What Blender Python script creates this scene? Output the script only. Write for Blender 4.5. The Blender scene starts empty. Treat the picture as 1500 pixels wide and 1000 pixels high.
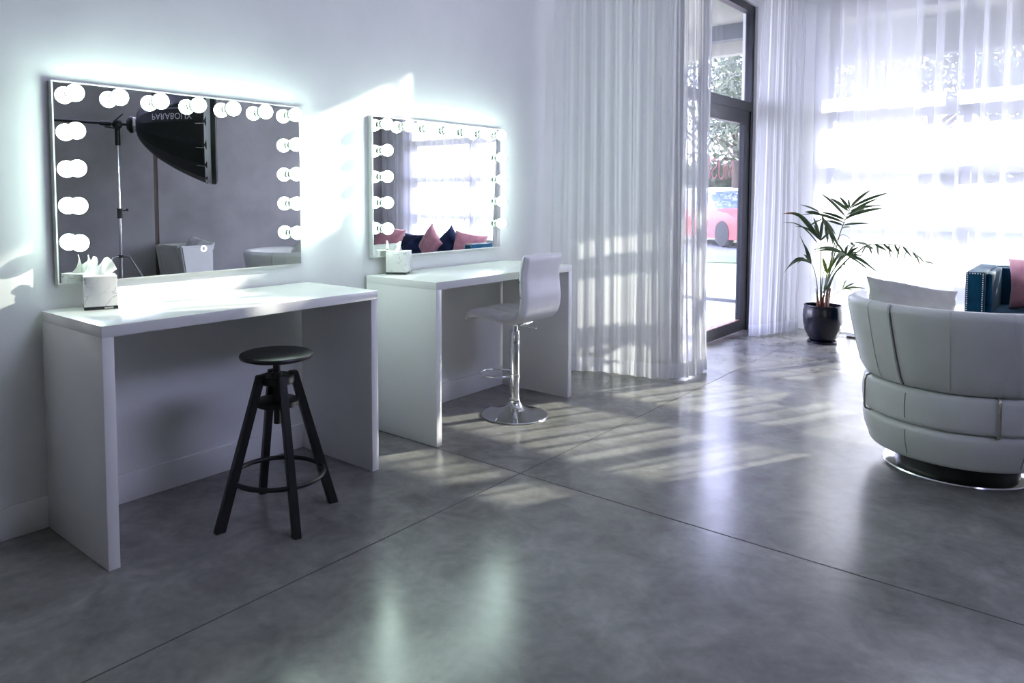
import bpy, bmesh, math, random
from mathutils import Vector, Matrix, noise
PI = math.pi
random.seed(7)
scene = bpy.context.scene
C = scene.collection

# ------------------------------------------------------------------ helpers
def lin(c):
    return tuple((x / 12.92 if x <= .04045 else ((x + .055) / 1.055) ** 2.4) for x in c)

def mat(name, col=(.8, .8, .8), rough=.5, metal=0.0, spec=.5, coat=0.0, sheen=0.0, emis=None, estr=0.0):
    m = bpy.data.materials.new(name); m.use_nodes = True
    b = m.node_tree.nodes['Principled BSDF']
    b.inputs['Base Color'].default_value = (*col, 1)
    b.inputs['Roughness'].default_value = rough
    b.inputs['Metallic'].default_value = metal
    b.inputs['Specular IOR Level'].default_value = spec
    b.inputs['Coat Weight'].default_value = coat
    b.inputs['Coat Roughness'].default_value = .08
    b.inputs['Sheen Weight'].default_value = sheen
    if emis:
        b.inputs['Emission Color'].default_value = (*emis, 1)
        b.inputs['Emission Strength'].default_value = estr
    return m

def N(m, t, **kw):
    n = m.node_tree.nodes.new(t)
    for k, v in kw.items():
        if k.startswith('i_'):
            n.inputs[k[2:].replace('_', ' ')].default_value = v
        else:
            setattr(n, k, v)
    return n

def L(m, a, b): m.node_tree.links.new(a, b)

def noisy(m, c1, c2, scale=5, detail=6, rough_rng=None, bump=0.0, bscale=40, lo=.35, hi=.65, stretch=None):
    """procedural colour variation + optional bump"""
    b = m.node_tree.nodes['Principled BSDF']
    tc = N(m, 'ShaderNodeTexCoord'); src = tc.outputs['Object']
    if stretch:
        mp = N(m, 'ShaderNodeMapping'); mp.inputs['Scale'].default_value = stretch
        L(m, src, mp.inputs['Vector']); src = mp.outputs['Vector']
    nz = N(m, 'ShaderNodeTexNoise'); nz.inputs['Scale'].default_value = scale; nz.inputs['Detail'].default_value = detail
    L(m, src, nz.inputs['Vector'])
    r = N(m, 'ShaderNodeValToRGB')
    r.color_ramp.elements[0].position = lo; r.color_ramp.elements[0].color = (*c1, 1)
    r.color_ramp.elements[1].position = hi; r.color_ramp.elements[1].color = (*c2, 1)
    L(m, nz.outputs['Fac'], r.inputs['Fac']); L(m, r.outputs['Color'], b.inputs['Base Color'])
    if rough_rng:
        mr = N(m, 'ShaderNodeMapRange'); mr.inputs['To Min'].default_value = rough_rng[0]; mr.inputs['To Max'].default_value = rough_rng[1]
        mr.inputs['From Min'].default_value = .3; mr.inputs['From Max'].default_value = .7
        L(m, nz.outputs['Fac'], mr.inputs['Value']); L(m, mr.outputs['Result'], b.inputs['Roughness'])
    if bump:
        n2 = N(m, 'ShaderNodeTexNoise'); n2.inputs['Scale'].default_value = bscale; n2.inputs['Detail'].default_value = 4
        L(m, src, n2.inputs['Vector'])
        bp = N(m, 'ShaderNodeBump'); bp.inputs['Strength'].default_value = bump; bp.inputs['Distance'].default_value = .01
        L(m, n2.outputs['Fac'], bp.inputs['Height']); L(m, bp.outputs['Normal'], b.inputs['Normal'])
    return m

def link(name, bm, m, parent=None, smooth=False, recalc=True):
    if recalc: bmesh.ops.recalc_face_normals(bm, faces=bm.faces)
    me = bpy.data.meshes.new(name); bm.to_mesh(me); bm.free()
    if smooth:
        for p in me.polygons: p.use_smooth = True
    if isinstance(m, (list, tuple)):
        for x in m: me.materials.append(x)
    else: me.materials.append(m)
    o = bpy.data.objects.new(name, me); C.objects.link(o)
    if parent: o.parent = parent
    return o

def auto(o, ang=35):
    me = o.data
    for p in me.polygons: p.use_smooth = True
    bm = bmesh.new(); bm.from_mesh(me)
    for e in bm.edges:
        if len(e.link_faces) == 2 and e.calc_face_angle(0) > math.radians(ang): e.smooth = False
    bm.to_mesh(me); bm.free()
    return o

def box(bm, x0, x1, y0, y1, z0, z1, M=None):
    vs = [bm.verts.new((x, y, z)) for x in (x0, x1) for y in (y0, y1) for z in (z0, z1)]
    if M is not None:
        for v in vs: v.co = M @ v.co
    for f in ((0, 1, 3, 2), (4, 6, 7, 5), (0, 4, 5, 1), (2, 3, 7, 6), (0, 2, 6, 4), (1, 5, 7, 3)):
        bm.faces.new([vs[i] for i in f])
    return vs

def bxo(name, x0, x1, y0, y1, z0, z1, m, parent=None, bev=0.0, seg=2, M=None):
    bm = bmesh.new(); box(bm, x0, x1, y0, y1, z0, z1, M)
    if bev:
        bmesh.ops.bevel(bm, geom=list(bm.edges), offset=bev, segments=seg, affect='EDGES', profile=.5)
    o = link(name, bm, m, parent)
    if bev: auto(o)
    return o

def lathe(bm, prof, seg=48, M=None, a0=0, a1=2 * PI, close=True):
    full = abs(a1 - a0 - 2 * PI) < 1e-6
    n = seg if full else seg + 1
    rings = []
    for i in range(n):
        a = a0 + (a1 - a0) * i / seg
        rings.append([bm.verts.new((r * math.cos(a), r * math.sin(a), z)) for r, z in prof])
    if M is not None:
        for rg in rings:
            for v in rg: v.co = M @ v.co
    for i in range(seg):
        a = rings[i]; b = rings[(i + 1) % n]
        for j in range(len(prof) - 1):
            bm.faces.new((a[j], b[j], b[j + 1], a[j + 1]))
    bmesh.ops.remove_doubles(bm, verts=[v for rg in rings for v in rg], dist=1e-6)
    return rings

def tube(bm, pts, r, seg=10, cap=True, closed=False):
    pts = [Vector(p) for p in pts]
    n = len(pts); rings = []
    rr = r if isinstance(r, (list, tuple)) else [r] * n
    prev = None
    for i, p in enumerate(pts):
        if closed: t = pts[(i + 1) % n] - pts[i - 1]
        else: t = pts[min(i + 1, n - 1)] - pts[max(i - 1, 0)]
        t.normalize()
        if prev is None:
            u = t.cross(Vector((0, 0, 1)))
            if u.length < .1: u = t.cross(Vector((1, 0, 0)))
        else: u = prev - t * prev.dot(t)
        u.normalize(); prev = u; w = t.cross(u)
        rings.append([bm.verts.new(p + (u * math.cos(2 * PI * k / seg) + w * math.sin(2 * PI * k / seg)) * rr[i]) for k in range(seg)])
    for i in range(n if closed else n - 1):
        a, b = rings[i], rings[(i + 1) % n]
        for k in range(seg):
            bm.faces.new((a[k], a[(k + 1) % seg], b[(k + 1) % seg], b[k]))
    if cap and not closed:
        bm.faces.new(rings[0][::-1]); bm.faces.new(rings[-1])

def tub(name, pts, r, m, parent=None, seg=12, closed=False):
    bm = bmesh.new(); tube(bm, pts, r, seg, closed=closed)
    return auto(link(name, bm, m, parent), 50)

def cyl(bm, p0, p1, r0, r1=None, seg=24):
    tube(bm, [p0, p1], [r0, r1 if r1 is not None else r0], seg)

def lth(name, prof, m, parent=None, seg=48, M=None, ang=35, **k):
    bm = bmesh.new(); lathe(bm, prof, seg, M, **k)
    return auto(link(name, bm, m, parent), ang)

def sphere(bm, c, r, u=20, v=12, sc=(1, 1, 1)):
    bmesh.ops.create_uvsphere(bm, u_segments=u, v_segments=v, radius=r,
                              matrix=Matrix.Translation(c) @ Matrix.Diagonal((*sc, 1)))

def empty(name, loc=(0, 0, 0), rz=0.0):
    o = bpy.data.objects.new(name, None); o.empty_display_size = .1
    o.location = loc; o.rotation_euler = (0, 0, rz); C.objects.link(o); return o

def tag(o, label=None, cat=None, group=None, kind=None):
    if label: o['label'] = label
    if cat: o['category'] = cat
    if group: o['group'] = group
    if kind: o['kind'] = kind
    return o

def struct(o): o['kind'] = 'structure'; return o

def copy_tree(o, parent=None):
    c = o.copy(); C.objects.link(c)
    if parent: c.parent = parent
    for ch in list(o.children): copy_tree(ch, c)
    return c

# ------------------------------------------------------------------ camera (perspective-corrected shot: lens shift)
F = Vector((0.7545324, 0.65349188, -0.06024308)); R = Vector((0.6546252, -0.75595263, -0.00121144)); U = Vector((0.04633258, 0.03852256, 0.998183))
CAM = Vector((-1.1359, -3.2501, 1.3624))
cd = bpy.data.cameras.new('camera'); cam = bpy.data.objects.new('camera', cd); C.objects.link(cam)
cd.sensor_width = 36; cd.lens = 1082.74 / 1500 * 36
cd.shift_x = 75.79 / 1500; cd.shift_y = -147.6 / 1500
cam.matrix_world = Matrix(((R.x, U.x, -F.x, CAM.x), (R.y, U.y, -F.y, CAM.y), (R.z, U.z, -F.z, CAM.z), (0, 0, 0, 1)))
cd.clip_start = .05; cd.clip_end = 300
scene.camera = cam

# ------------------------------------------------------------------ materials
M = {}
M['wall'] = noisy(mat('wall_paint', rough=.55), (.78, .79, .79), (.82, .82, .82), scale=3, bump=.05, bscale=250)
M['trim'] = mat('baseboard_paint', (.8, .8, .8), .4)
M['ceiling'] = noisy(mat('ceiling_concrete', rough=.8), (.62, .62, .64), (.70, .70, .72), scale=2)
M['desk'] = noisy(mat('desk_gloss', rough=.22, spec=.5), (.80, .80, .80), (.83, .83, .83), scale=2)
M['chrome'] = mat('chrome', (.86, .87, .9), .05, 1)
M['nickel'] = mat('brushed_nickel', (.55, .52, .48), .25, 1)
M['steel'] = mat('polished_steel', (.75, .76, .78), .15, 1)
M['mirror'] = mat('mirror_glass', (.93, .95, .95), .0, 1)
M['mframe'] = mat('mirror_frame', (.75, .78, .77), .28, .6)
M['bulb'] = mat('bulb_glow', (1, 1, 1), .4, emis=(.76, 1.0, .87), estr=5.2)
M['socket'] = mat('socket', (.55, .62, .58), .25, .8)
M['black'] = noisy(mat('black_painted_wood', rough=.38), (.006, .006, .007), (.012, .012, .014), scale=14, stretch=(1, 1, .15))
M['blackplastic'] = mat('black_plastic', (.012, .012, .013), .4)
M['blackfabric'] = noisy(mat('black_nylon', rough=.5), (.008, .011, .011), (.014, .018, .018), scale=30)
M['whitefab'] = mat('white_diffuser', (.75, .75, .8), .7)
M['frame'] = mat('window_frame_black', (.018, .019, .026), .32, .3)
M['railgrey'] = mat('window_rail', (.30, .32, .40), .5)
M['wframe'] = mat('window_frame_grey', (.16, .17, .21), .4)
M['leather'] = noisy(mat('white_leather', rough=.42), (.72, .73, .72), (.77, .78, .77), scale=6, bump=.12, bscale=220)
M['leather2'] = noisy(mat('white_faux_leather', rough=.35), (.76, .75, .78), (.80, .79, .82), scale=8, bump=.06, bscale=260)
M['seam'] = mat('seam_thread', (.22, .22, .20), .7)
M['cushion'] = noisy(mat('cream_cushion', rough=.7), (.62, .62, .58), (.70, .70, .66), scale=12, bump=.15, bscale=120)
M['teal'] = noisy(mat('teal_velvet', rough=.7, sheen=.08, spec=.12), (.001, .038, .080), (.002, .065, .125), scale=10, bump=.1, bscale=90)
M['navy'] = noisy(mat('navy_velvet', rough=.7, sheen=.1, spec=.12), (.01, .02, .06), (.02, .035, .10), scale=10)
M['pink'] = noisy(mat('pink_velvet', rough=.7, sheen=.4), (.52, .22, .27), (.62, .29, .34), scale=14, bump=.15, bscale=70)
M['stud'] = mat('nailhead', (.6, .6, .62), .25, 1)
M['pot'] = mat('pot_glaze', (.004, .004, .012), .2)
M['soil'] = noisy(mat('soil', rough=.95), (.05, .025, .018), (.13, .07, .05), scale=60, bump=.5, bscale=90)
M['leaf'] = noisy(mat('palm_leaf', rough=.38), (.025, .055, .02), (.07, .12, .035), scale=9)
M['leafy'] = noisy(mat('young_palm_leaf', rough=.4), (.16, .24, .03), (.26, .34, .06), scale=9)
M['drytip'] = mat('dry_leaf_tip', (.22, .09, .045), .7)
M['stemr'] = noisy(mat('palm_stem_base', rough=.6), (.14, .05, .04), (.24, .11, .07), scale=25)
M['stemg'] = mat('palm_stem_green', (.06, .09, .025), .45)
M['tissue'] = mat('tissue_paper', (.92, .92, .90), .9)
M['darkbase'] = mat('dark_plinth', (.02, .025, .03), .25)
M['plate'] = mat('label_plate', (.5, .52, .5), .3, .5)
M['dark'] = mat('dark_gap', (.01, .01, .01), .9)

# marble (tissue boxes)
m = mat('veined_marble', rough=.22); b = m.node_tree.nodes['Principled BSDF']
tc = N(m, 'ShaderNodeTexCoord'); nz = N(m, 'ShaderNodeTexNoise'); nz.inputs['Scale'].default_value = 9; nz.inputs['Detail'].default_value = 5
L(m, tc.outputs['Object'], nz.inputs['Vector'])
mx = N(m, 'ShaderNodeVectorMath', operation='MULTIPLY_ADD'); mx.inputs[1].default_value = (.16, .16, .16)
L(m, nz.outputs['Color'], mx.inputs[0]); L(m, tc.outputs['Object'], mx.inputs[2])
vo = N(m, 'ShaderNodeTexVoronoi', feature='DISTANCE_TO_EDGE'); vo.inputs['Scale'].default_value = 15
L(m, mx.outputs['Vector'], vo.inputs['Vector'])
nb = N(m, 'ShaderNodeTexNoise'); nb.inputs['Scale'].default_value = 14
L(m, tc.outputs['Object'], nb.inputs['Vector'])
mt = N(m, 'ShaderNodeMapRange'); mt.inputs['From Min'].default_value = .42; mt.inputs['From Max'].default_value = .68
mt.inputs['To Min'].default_value = .002; mt.inputs['To Max'].default_value = .05
L(m, nb.outputs['Fac'], mt.inputs['Value'])
lt = N(m, 'ShaderNodeMath', operation='DIVIDE'); lt.use_clamp = True
L(m, vo.outputs['Distance'], lt.inputs[0]); L(m, mt.outputs['Result'], lt.inputs[1])
rp = N(m, 'ShaderNodeValToRGB'); rp.color_ramp.elements[0].color = (.16, .17, .21, 1); rp.color_ramp.elements[1].color = (.74, .73, .72, 1)
rp.color_ramp.elements[1].position = .7
L(m, lt.outputs[0], rp.inputs['Fac']); L(m, rp.outputs['Color'], b.inputs['Base Color'])
M['marble'] = m

# polished concrete floor, mottled
m = mat('polished_concrete', rough=.24, spec=.6); b = m.node_tree.nodes['Principled BSDF']
tc = N(m, 'ShaderNodeTexCoord')
def nz_(sc, det, ro, dist=0.0):
    n = N(m, 'ShaderNodeTexNoise'); n.inputs['Scale'].default_value = sc; n.inputs['Detail'].default_value = det
    n.inputs['Roughness'].default_value = ro; n.inputs['Distortion'].default_value = dist
    L(m, fmap.outputs['Vector'], n.inputs['Vector']); return n
fmap = N(m, 'ShaderNodeMapping'); fmap.inputs['Location'].default_value = (3.17, 1.61, 7.43); fmap.inputs['Rotation'].default_value = (.35, .22, .4); L(m, tc.outputs['Object'], fmap.inputs['Vector'])
na, nb_, nc = nz_(.9, 3, .5), nz_(4.5, 5, .6, .6), nz_(26, 3, .5)
def mrange(src, a, b_, lo, hi):
    r = N(m, 'ShaderNodeMapRange'); r.inputs['From Min'].default_value = a; r.inputs['From Max'].default_value = b_
    r.inputs['To Min'].default_value = lo; r.inputs['To Max'].default_value = hi; L(m, src, r.inputs['Value']); return r.outputs['Result']
va = mrange(na.outputs['Fac'], .2, .8, .62, 1.38); vb = mrange(nb_.outputs['Fac'], .25, .75, .66, 1.34); vc = mrange(nc.outputs['Fac'], .3, .7, .92, 1.08)
m1 = N(m, 'ShaderNodeMath', operation='MULTIPLY'); L(m, va, m1.inputs[0]); L(m, vb, m1.inputs[1])
m2 = N(m, 'ShaderNodeMath', operation='MULTIPLY'); L(m, m1.outputs[0], m2.inputs[0]); L(m, vc, m2.inputs[1])
vm = N(m, 'ShaderNodeVectorMath', operation='SCALE'); vm.inputs[0].default_value = (.205, .203, .195); L(m, m2.outputs[0], vm.inputs['Scale'])
L(m, vm.outputs['Vector'], b.inputs['Base Color'])
L(m, mrange(nb_.outputs['Fac'], .2, .8, .19, .262), b.inputs['Roughness'])
M['floor'] = m
M['concrete'] = noisy(mat('concrete_wall', rough=.75), (.24, .235, .25), (.34, .33, .35), scale=1.6, detail=8, bump=.15, bscale=12)
M['joint'] = mat('floor_joint', (.045, .042, .04), .8)

# glass: a clear pane with a reflection (thin, lets sun through)
m = bpy.data.materials.new('window_glass'); m.use_nodes = True; nt = m.node_tree; nt.nodes.clear()
o_ = N(m, 'ShaderNodeOutputMaterial'); tr = N(m, 'ShaderNodeBsdfTransparent'); tr.inputs['Color'].default_value = (.93, .97, .95, 1)
gl = N(m, 'ShaderNodeBsdfGlossy'); gl.inputs['Roughness'].default_value = .0; fr = N(m, 'ShaderNodeFresnel'); ge = N(m, 'ShaderNodeNewGeometry')
ior = N(m, 'ShaderNodeMapRange'); ior.inputs['To Min'].default_value = 1.5; ior.inputs['To Max'].default_value = 1 / 1.5
L(m, ge.outputs['Backfacing'], ior.inputs['Value']); L(m, ior.outputs['Result'], fr.inputs['IOR'])
mxs = N(m, 'ShaderNodeMixShader'); L(m, fr.outputs[0], mxs.inputs[0]); L(m, tr.outputs[0], mxs.inputs[1]); L(m, gl.outputs[0], mxs.inputs[2]); L(m, mxs.outputs[0], o_.inputs['Surface'])
M['glass'] = m

# sheer voile: thread cover grows as the cloth turns edge-on, as in real voile
def sheer(name, cover, col):
    m = bpy.data.materials.new(name); m.use_nodes = True; m.node_tree.nodes.clear()
    out = N(m, 'ShaderNodeOutputMaterial')
    lw = N(m, 'ShaderNodeLayerWeight'); lw.inputs['Blend'].default_value = .5
    c = N(m, 'ShaderNodeMath', operation='SUBTRACT'); c.inputs[0].default_value = 1.0; L(m, lw.outputs['Facing'], c.inputs[1])
    mx = N(m, 'ShaderNodeMath', operation='MAXIMUM'); mx.inputs[1].default_value = .12; L(m, c.outputs[0], mx.inputs[0])
    iv = N(m, 'ShaderNodeMath', operation='DIVIDE'); iv.inputs[0].default_value = 1.0; L(m, mx.outputs[0], iv.inputs[1])
    pw = N(m, 'ShaderNodeMath', operation='POWER'); pw.inputs[0].default_value = 1 - cover; L(m, iv.outputs[0], pw.inputs[1])
    df = N(m, 'ShaderNodeBsdfDiffuse'); df.inputs['Color'].default_value = (*col, 1)
    tl = N(m, 'ShaderNodeBsdfTranslucent'); tl.inputs['Color'].default_value = (*col, 1)
    mm = N(m, 'ShaderNodeMixShader'); mm.inputs[0].default_value = .55; L(m, df.outputs[0], mm.inputs[1]); L(m, tl.outputs[0], mm.inputs[2])
    tp = N(m, 'ShaderNodeBsdfTransparent')
    fm = N(m, 'ShaderNodeMixShader'); L(m, pw.outputs[0], fm.inputs[0]); L(m, mm.outputs[0], fm.inputs[1]); L(m, tp.outputs[0], fm.inputs[2])
    L(m, fm.outputs[0], out.inputs['Surface'])
    return m
M['sheer'] = sheer('sheer_voile', .56, (.90, .90, .93))
M['sheer_dense'] = sheer('sheer_voile_dense', .62, (.90, .90, .93))
M['sheer_corner'] = sheer('sheer_voile_corner', .74, (.90, .90, .93))
M['hem'] = sheer('sheer_hem', .75, (.88, .89, .93))

# outdoors
M['paving'] = noisy(mat('pale_paving', rough=.8), (.27, .26, .20), (.33, .32, .25), scale=1.5)
M['porch'] = noisy(mat('porch_concrete', rough=.6), (.20, .22, .20), (.25, .27, .24), scale=3)
M['asphalt'] = noisy(mat('asphalt', rough=.85), (.07, .08, .09), (.10, .11, .12), scale=4)
M['grass'] = noisy(mat('verge_grass', rough=.9), (.05, .09, .04), (.09, .13, .05), scale=8)
M['soffit'] = mat('canopy_soffit', (.30, .295, .26), .7)
M['beamgrey'] = mat('canopy_beam', (.06, .065, .075), .6)
M['fascia'] = mat('fascia_grey', (.12, .13, .15), .6)
M['bark'] = noisy(mat('bark', rough=.9), (.06, .045, .035), (.14, .11, .08), scale=12)
M['treeleaf'] = noisy(mat('tree_leaves', rough=.6), (.015, .035, .008), (.06, .08, .02), scale=3)
M['carred'] = mat('car_red', (.40, .03, .03), .35, coat=.5)
M['carglass'] = mat('car_glass', (.05, .08, .10), .05, coat=.5)
M['tyre'] = mat('tyre', (.02, .02, .02), .8)
M['headlamp'] = mat('headlamp', (.8, .85, .85), .15)
M['muse'] = mat('sign_red', (.95, .10, .30), .4)

# ------------------------------------------------------------------ room
XW = 6.85      # window wall
YR = -5.3      # concrete wall
YD = -.57      # door line
H = 4.7
struct(bxo('floor', -3.6, 7.0, YR - .1, .1, -.12, 0, M['floor']))
struct(bxo('ceiling', -3.7, 7.1, YR - .2, .2, H, H + .15, M['ceiling']))
struct(bxo('wall_left', -3.6, 4.75, 0, .15, 0, H, M['wall']))
struct(bxo('wall_return', 4.6, 4.75, YD - .03, 0, 0, H, M['wall']))
struct(bxo('wall_rear', -3.75, -3.6, YR, .15, 0, H, M['concrete']))
bm = bmesh.new()
box(bm, -3.75, 3.12, YR - .15, YR, 0, 3.1); box(bm, -3.75, 3.12, YR - .15, YR, 4.2, H)
box(bm, 2.9, 3.12, YR - .15, YR, 3.1, 4.2); box(bm, -3.75, .7, YR - .15, YR, 3.1, 4.2); box(bm, 3.17, 7.1, YR - .15, YR, 0, H); box(bm, 3.12, 3.17, YR - .15, YR - .02, 0, H)
w = struct(link('wall_right', bm, M['concrete']))
struct(bxo('trim_1', 3.12, 3.17, YR - .02, YR - .005, 0, H, mat('joint_seal', (.10, .075, .065), .7)))
# front wall (door wall) above and beside the door
bm = bmesh.new(); box(bm, 4.75, 6.52, YD - .03, YD + .12, 3.24, H); box(bm, 6.46, XW + .1, YD - .03, YD + .12, 0, 3.24); box(bm, 6.52, XW + .1, YD - .03, YD + .12, 3.24, H)
box(bm, 4.55, 4.82, YD - .03, YD + .12, 0, 3.24)
struct(link('wall_front', bm, M['wall']))
# window wall: low openings 0..3.2, band 3.2..3.48, high slot windows 3.48..4.12
SL = [(-3.06, -2.07), (-3.45, -3.10)]
SZ = 4.20
bm = bmesh.new()
box(bm, XW, XW + .15, YD - .03, -1.16, 0, H)            # pier by the corner
box(bm, XW, XW + .15, -5.3, -4.72, 0, H)
box(bm, XW, XW + .15, -4.72, -1.16, 3.2, 3.46)
box(bm, XW, XW + .15, -4.72, -1.16, SZ, H)
box(bm, XW, XW + .15, -2.07, -1.16, 3.46, SZ); box(bm, XW, XW + .15, -3.10, -3.06, 3.46, SZ); box(bm, XW, XW + .15, -4.72, -3.45, 3.46, SZ)
struct(link('wall_back', bm, M['wall']))
# baseboards
struct(bxo('baseboard_left', -3.6, 4.6, -.016, 0, 0, .13, M['trim'], bev=.004))

# floor saw-cut joints
struct(bxo('trim_2', 1.748, 1.754, YR, -.02, -.001, .0006, M['joint']))
struct(bxo('trim_3', -3.6, 6.8, -1.142, -1.137, -.001, .0006, M['joint']))
struct(bxo('trim_4', 5.75, 5.755, YR, -.6, -.001, .0006, M['joint']))

# big window
def frame_bm(parts, axis='y'):
    bm = bmesh.new()
    for p in parts: box(bm, *p)
    return bm
wd = struct(empty('window_1', (XW + .05, -3.08, 0)))
def at0(o, root): o.parent = root; o.matrix_parent_inverse = root.matrix_basis.inverted(); return o
fr = [(XW + .02, XW + .10, -1.21, -1.16, 0, 3.2), (XW + .02, XW + .10, -4.72, -4.67, 0, 3.2), (XW + .02, XW + .10, -4.67, -1.21, 3.1, 3.2), (XW + .02, XW + .10, -4.67, -1.21, 0, .06)]
for y in (-2.32, -3.55): fr.append((XW + .02, XW + .10, y - .035, y + .035, .06, 3.1))
at0(link('window_frame', frame_bm(fr), M['wframe']), wd)
for z in (.56, 1.10, 1.635, 2.17):
    at0(bxo('rail', XW + .03, XW + .09, -4.67, -1.21, z - .07, z + .07, M['railgrey']), wd)
for i, (a, b_) in enumerate(((-2.285, -1.21), (-3.515, -2.355), (-4.67, -3.585))):
    at0(bxo('pane', XW + .055, XW + .061, a, b_, .06, 3.1, M['glass']), wd)
for i, (a, b_) in enumerate(SL):
    w2 = struct(empty('window_%d' % (i + 2), (XW + .05, (a + b_) / 2, 3.46)))
    at0(link('window_frame', frame_bm([(XW + .03, XW + .09, a, b_, 3.46, 3.49), (XW + .03, XW + .09, a, b_, SZ - .02, SZ)]), M['frame']), w2)
    at0(bxo('pane', XW + .055, XW + .061, a, b_, 3.49, SZ - .02, M['glass']), w2)

fill_win = struct(empty('window_4', (1.8, YR - .08, 3.1)))  # added high window, out of view, lets in extra sky light
f4 = [(.7, 2.9, YR - .11, YR - .05, 3.1, 3.14), (.7, 2.9, YR - .11, YR - .05, 4.16, 4.2)] + [(x - .02, x + .02, YR - .11, YR - .05, 3.14, 4.16) for x in (.72, 1.8, 2.88)]
at0(link('window_frame', frame_bm(f4), M['frame']), fill_win)
for a, b_ in ((.74, 1.78), (1.82, 2.86)): at0(bxo('pane', a, b_, YR - .083, YR - .077, 3.14, 4.16, M['glass']), fill_win)

# door: black aluminium, glazed, transom above
dr = struct(empty('door_1', (5.6, YD, 0)))
y0, y1 = YD, YD + .07
parts = [(4.82, 4.88, y0, y1, 0, 3.24), (6.40, 6.46, y0, y1, 0, 3.24), (4.88, 6.40, y0, y1, 3.17, 3.24), (4.88, 6.40, y0, y1, 2.20, 2.29), (5.29, 5.325, y0, y1, 0, 2.2), (5.27, 5.32, y0, y1, 2.29, 3.17)]
at0(link('door_frame', frame_bm(parts), M['frame']), dr)
leaf = at0(link('door_leaf', frame_bm([(5.325, 5.355, y0 + .01, y1 - .01, .012, 2.2), (6.25, 6.40, y0 + .01, y1 - .01, .012, 2.2),
      (5.355, 6.25, y0 + .01, y1 - .01, 2.07, 2.2), (5.355, 6.25, y0 + .01, y1 - .01, .012, .115)]), M['frame']), dr)
at0(bxo('door_sill', 5.355, 6.25, y0 + .012, y1 - .012, .115, .123, mat('sill_copper', (.25, .13, .10), .5)), dr)
at0(bxo('pane', 5.355, 6.25, y0 + .03, y0 + .036, .12, 2.07, M['glass']), dr)
at0(bxo('transom_pane', 5.32, 6.40, y0 + .03, y0 + .036, 2.29, 3.17, M['glass']), dr)
at0(bxo('side_pane', 4.88, 5.27, y0 + .03, y0 + .036, .02, 3.17, M['glass']), dr)
# reversed sign lettering as seen from inside
def stroke(bm, pts, w, y):
    pts = [Vector((p[0], y, p[1])) for p in pts]
    n = len(pts); Ls = []; Rs = []
    for i, p in enumerate(pts):
        t = (pts[min(i + 1, n - 1)] - pts[max(i - 1, 0)]).normalized(); nn = Vector((-t.z, 0, t.x)) * w / 2
        Ls.append(p + nn); Rs.append(p - nn)
    for i in range(n - 1):
        f = [Ls[i], Ls[i + 1], Rs[i + 1], Rs[i]]
        va = [bm.verts.new(q) for q in f]; vb = [bm.verts.new(q + Vector((0, .002, 0))) for q in f]
        bm.faces.new(va); bm.faces.new(vb[::-1])
        for k in range(4): bm.faces.new((va[k], vb[k], vb[(k + 1) % 4], va[(k + 1) % 4]))
zt, zb = 1.708, 1.522
lw_ = .015
letters = {'M': [[(0, 0), (0, 1), (.5, .15), (1, 1), (1, 0)]], 'U': [[(0, 1), (0, .25)] + [(.5 - .5 * math.cos(a), .25 - .25 * math.sin(a)) for a in [k * PI / 8 for k in range(1, 8)]] + [(1, .25), (1, 1)]],
           'S': [[(.92, .80), (.8, .93), (.5, 1), (.2, .93), (.05, .76), (.15, .6), (.5, .5), (.85, .4), (.95, .24), (.8, .07), (.5, 0), (.2, .07), (.08, .2)]],
           'E': [[(1, 1), (0, 1), (0, 0), (1, 0)], [(0, .5), (.8, .5)]]}
sg = tag(empty('door_lettering', (5.7, YD + .037, 1.52)), 'thin red reversed MUSE lettering on the glass entrance door', 'sign')
for ch, xs, wdt in (('M', 6.03, .155), ('U', 5.825, .12), ('S', 5.66, .13), ('E', 5.485, .11)):
    bm = bmesh.new()
    for st in letters[ch]: stroke(bm, [(xs - u * wdt, zb + v * (zt - zb)) for u, v in st], lw_, YD + .0375)
    at0(link('letter', bm, M['muse']), sg)

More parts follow.
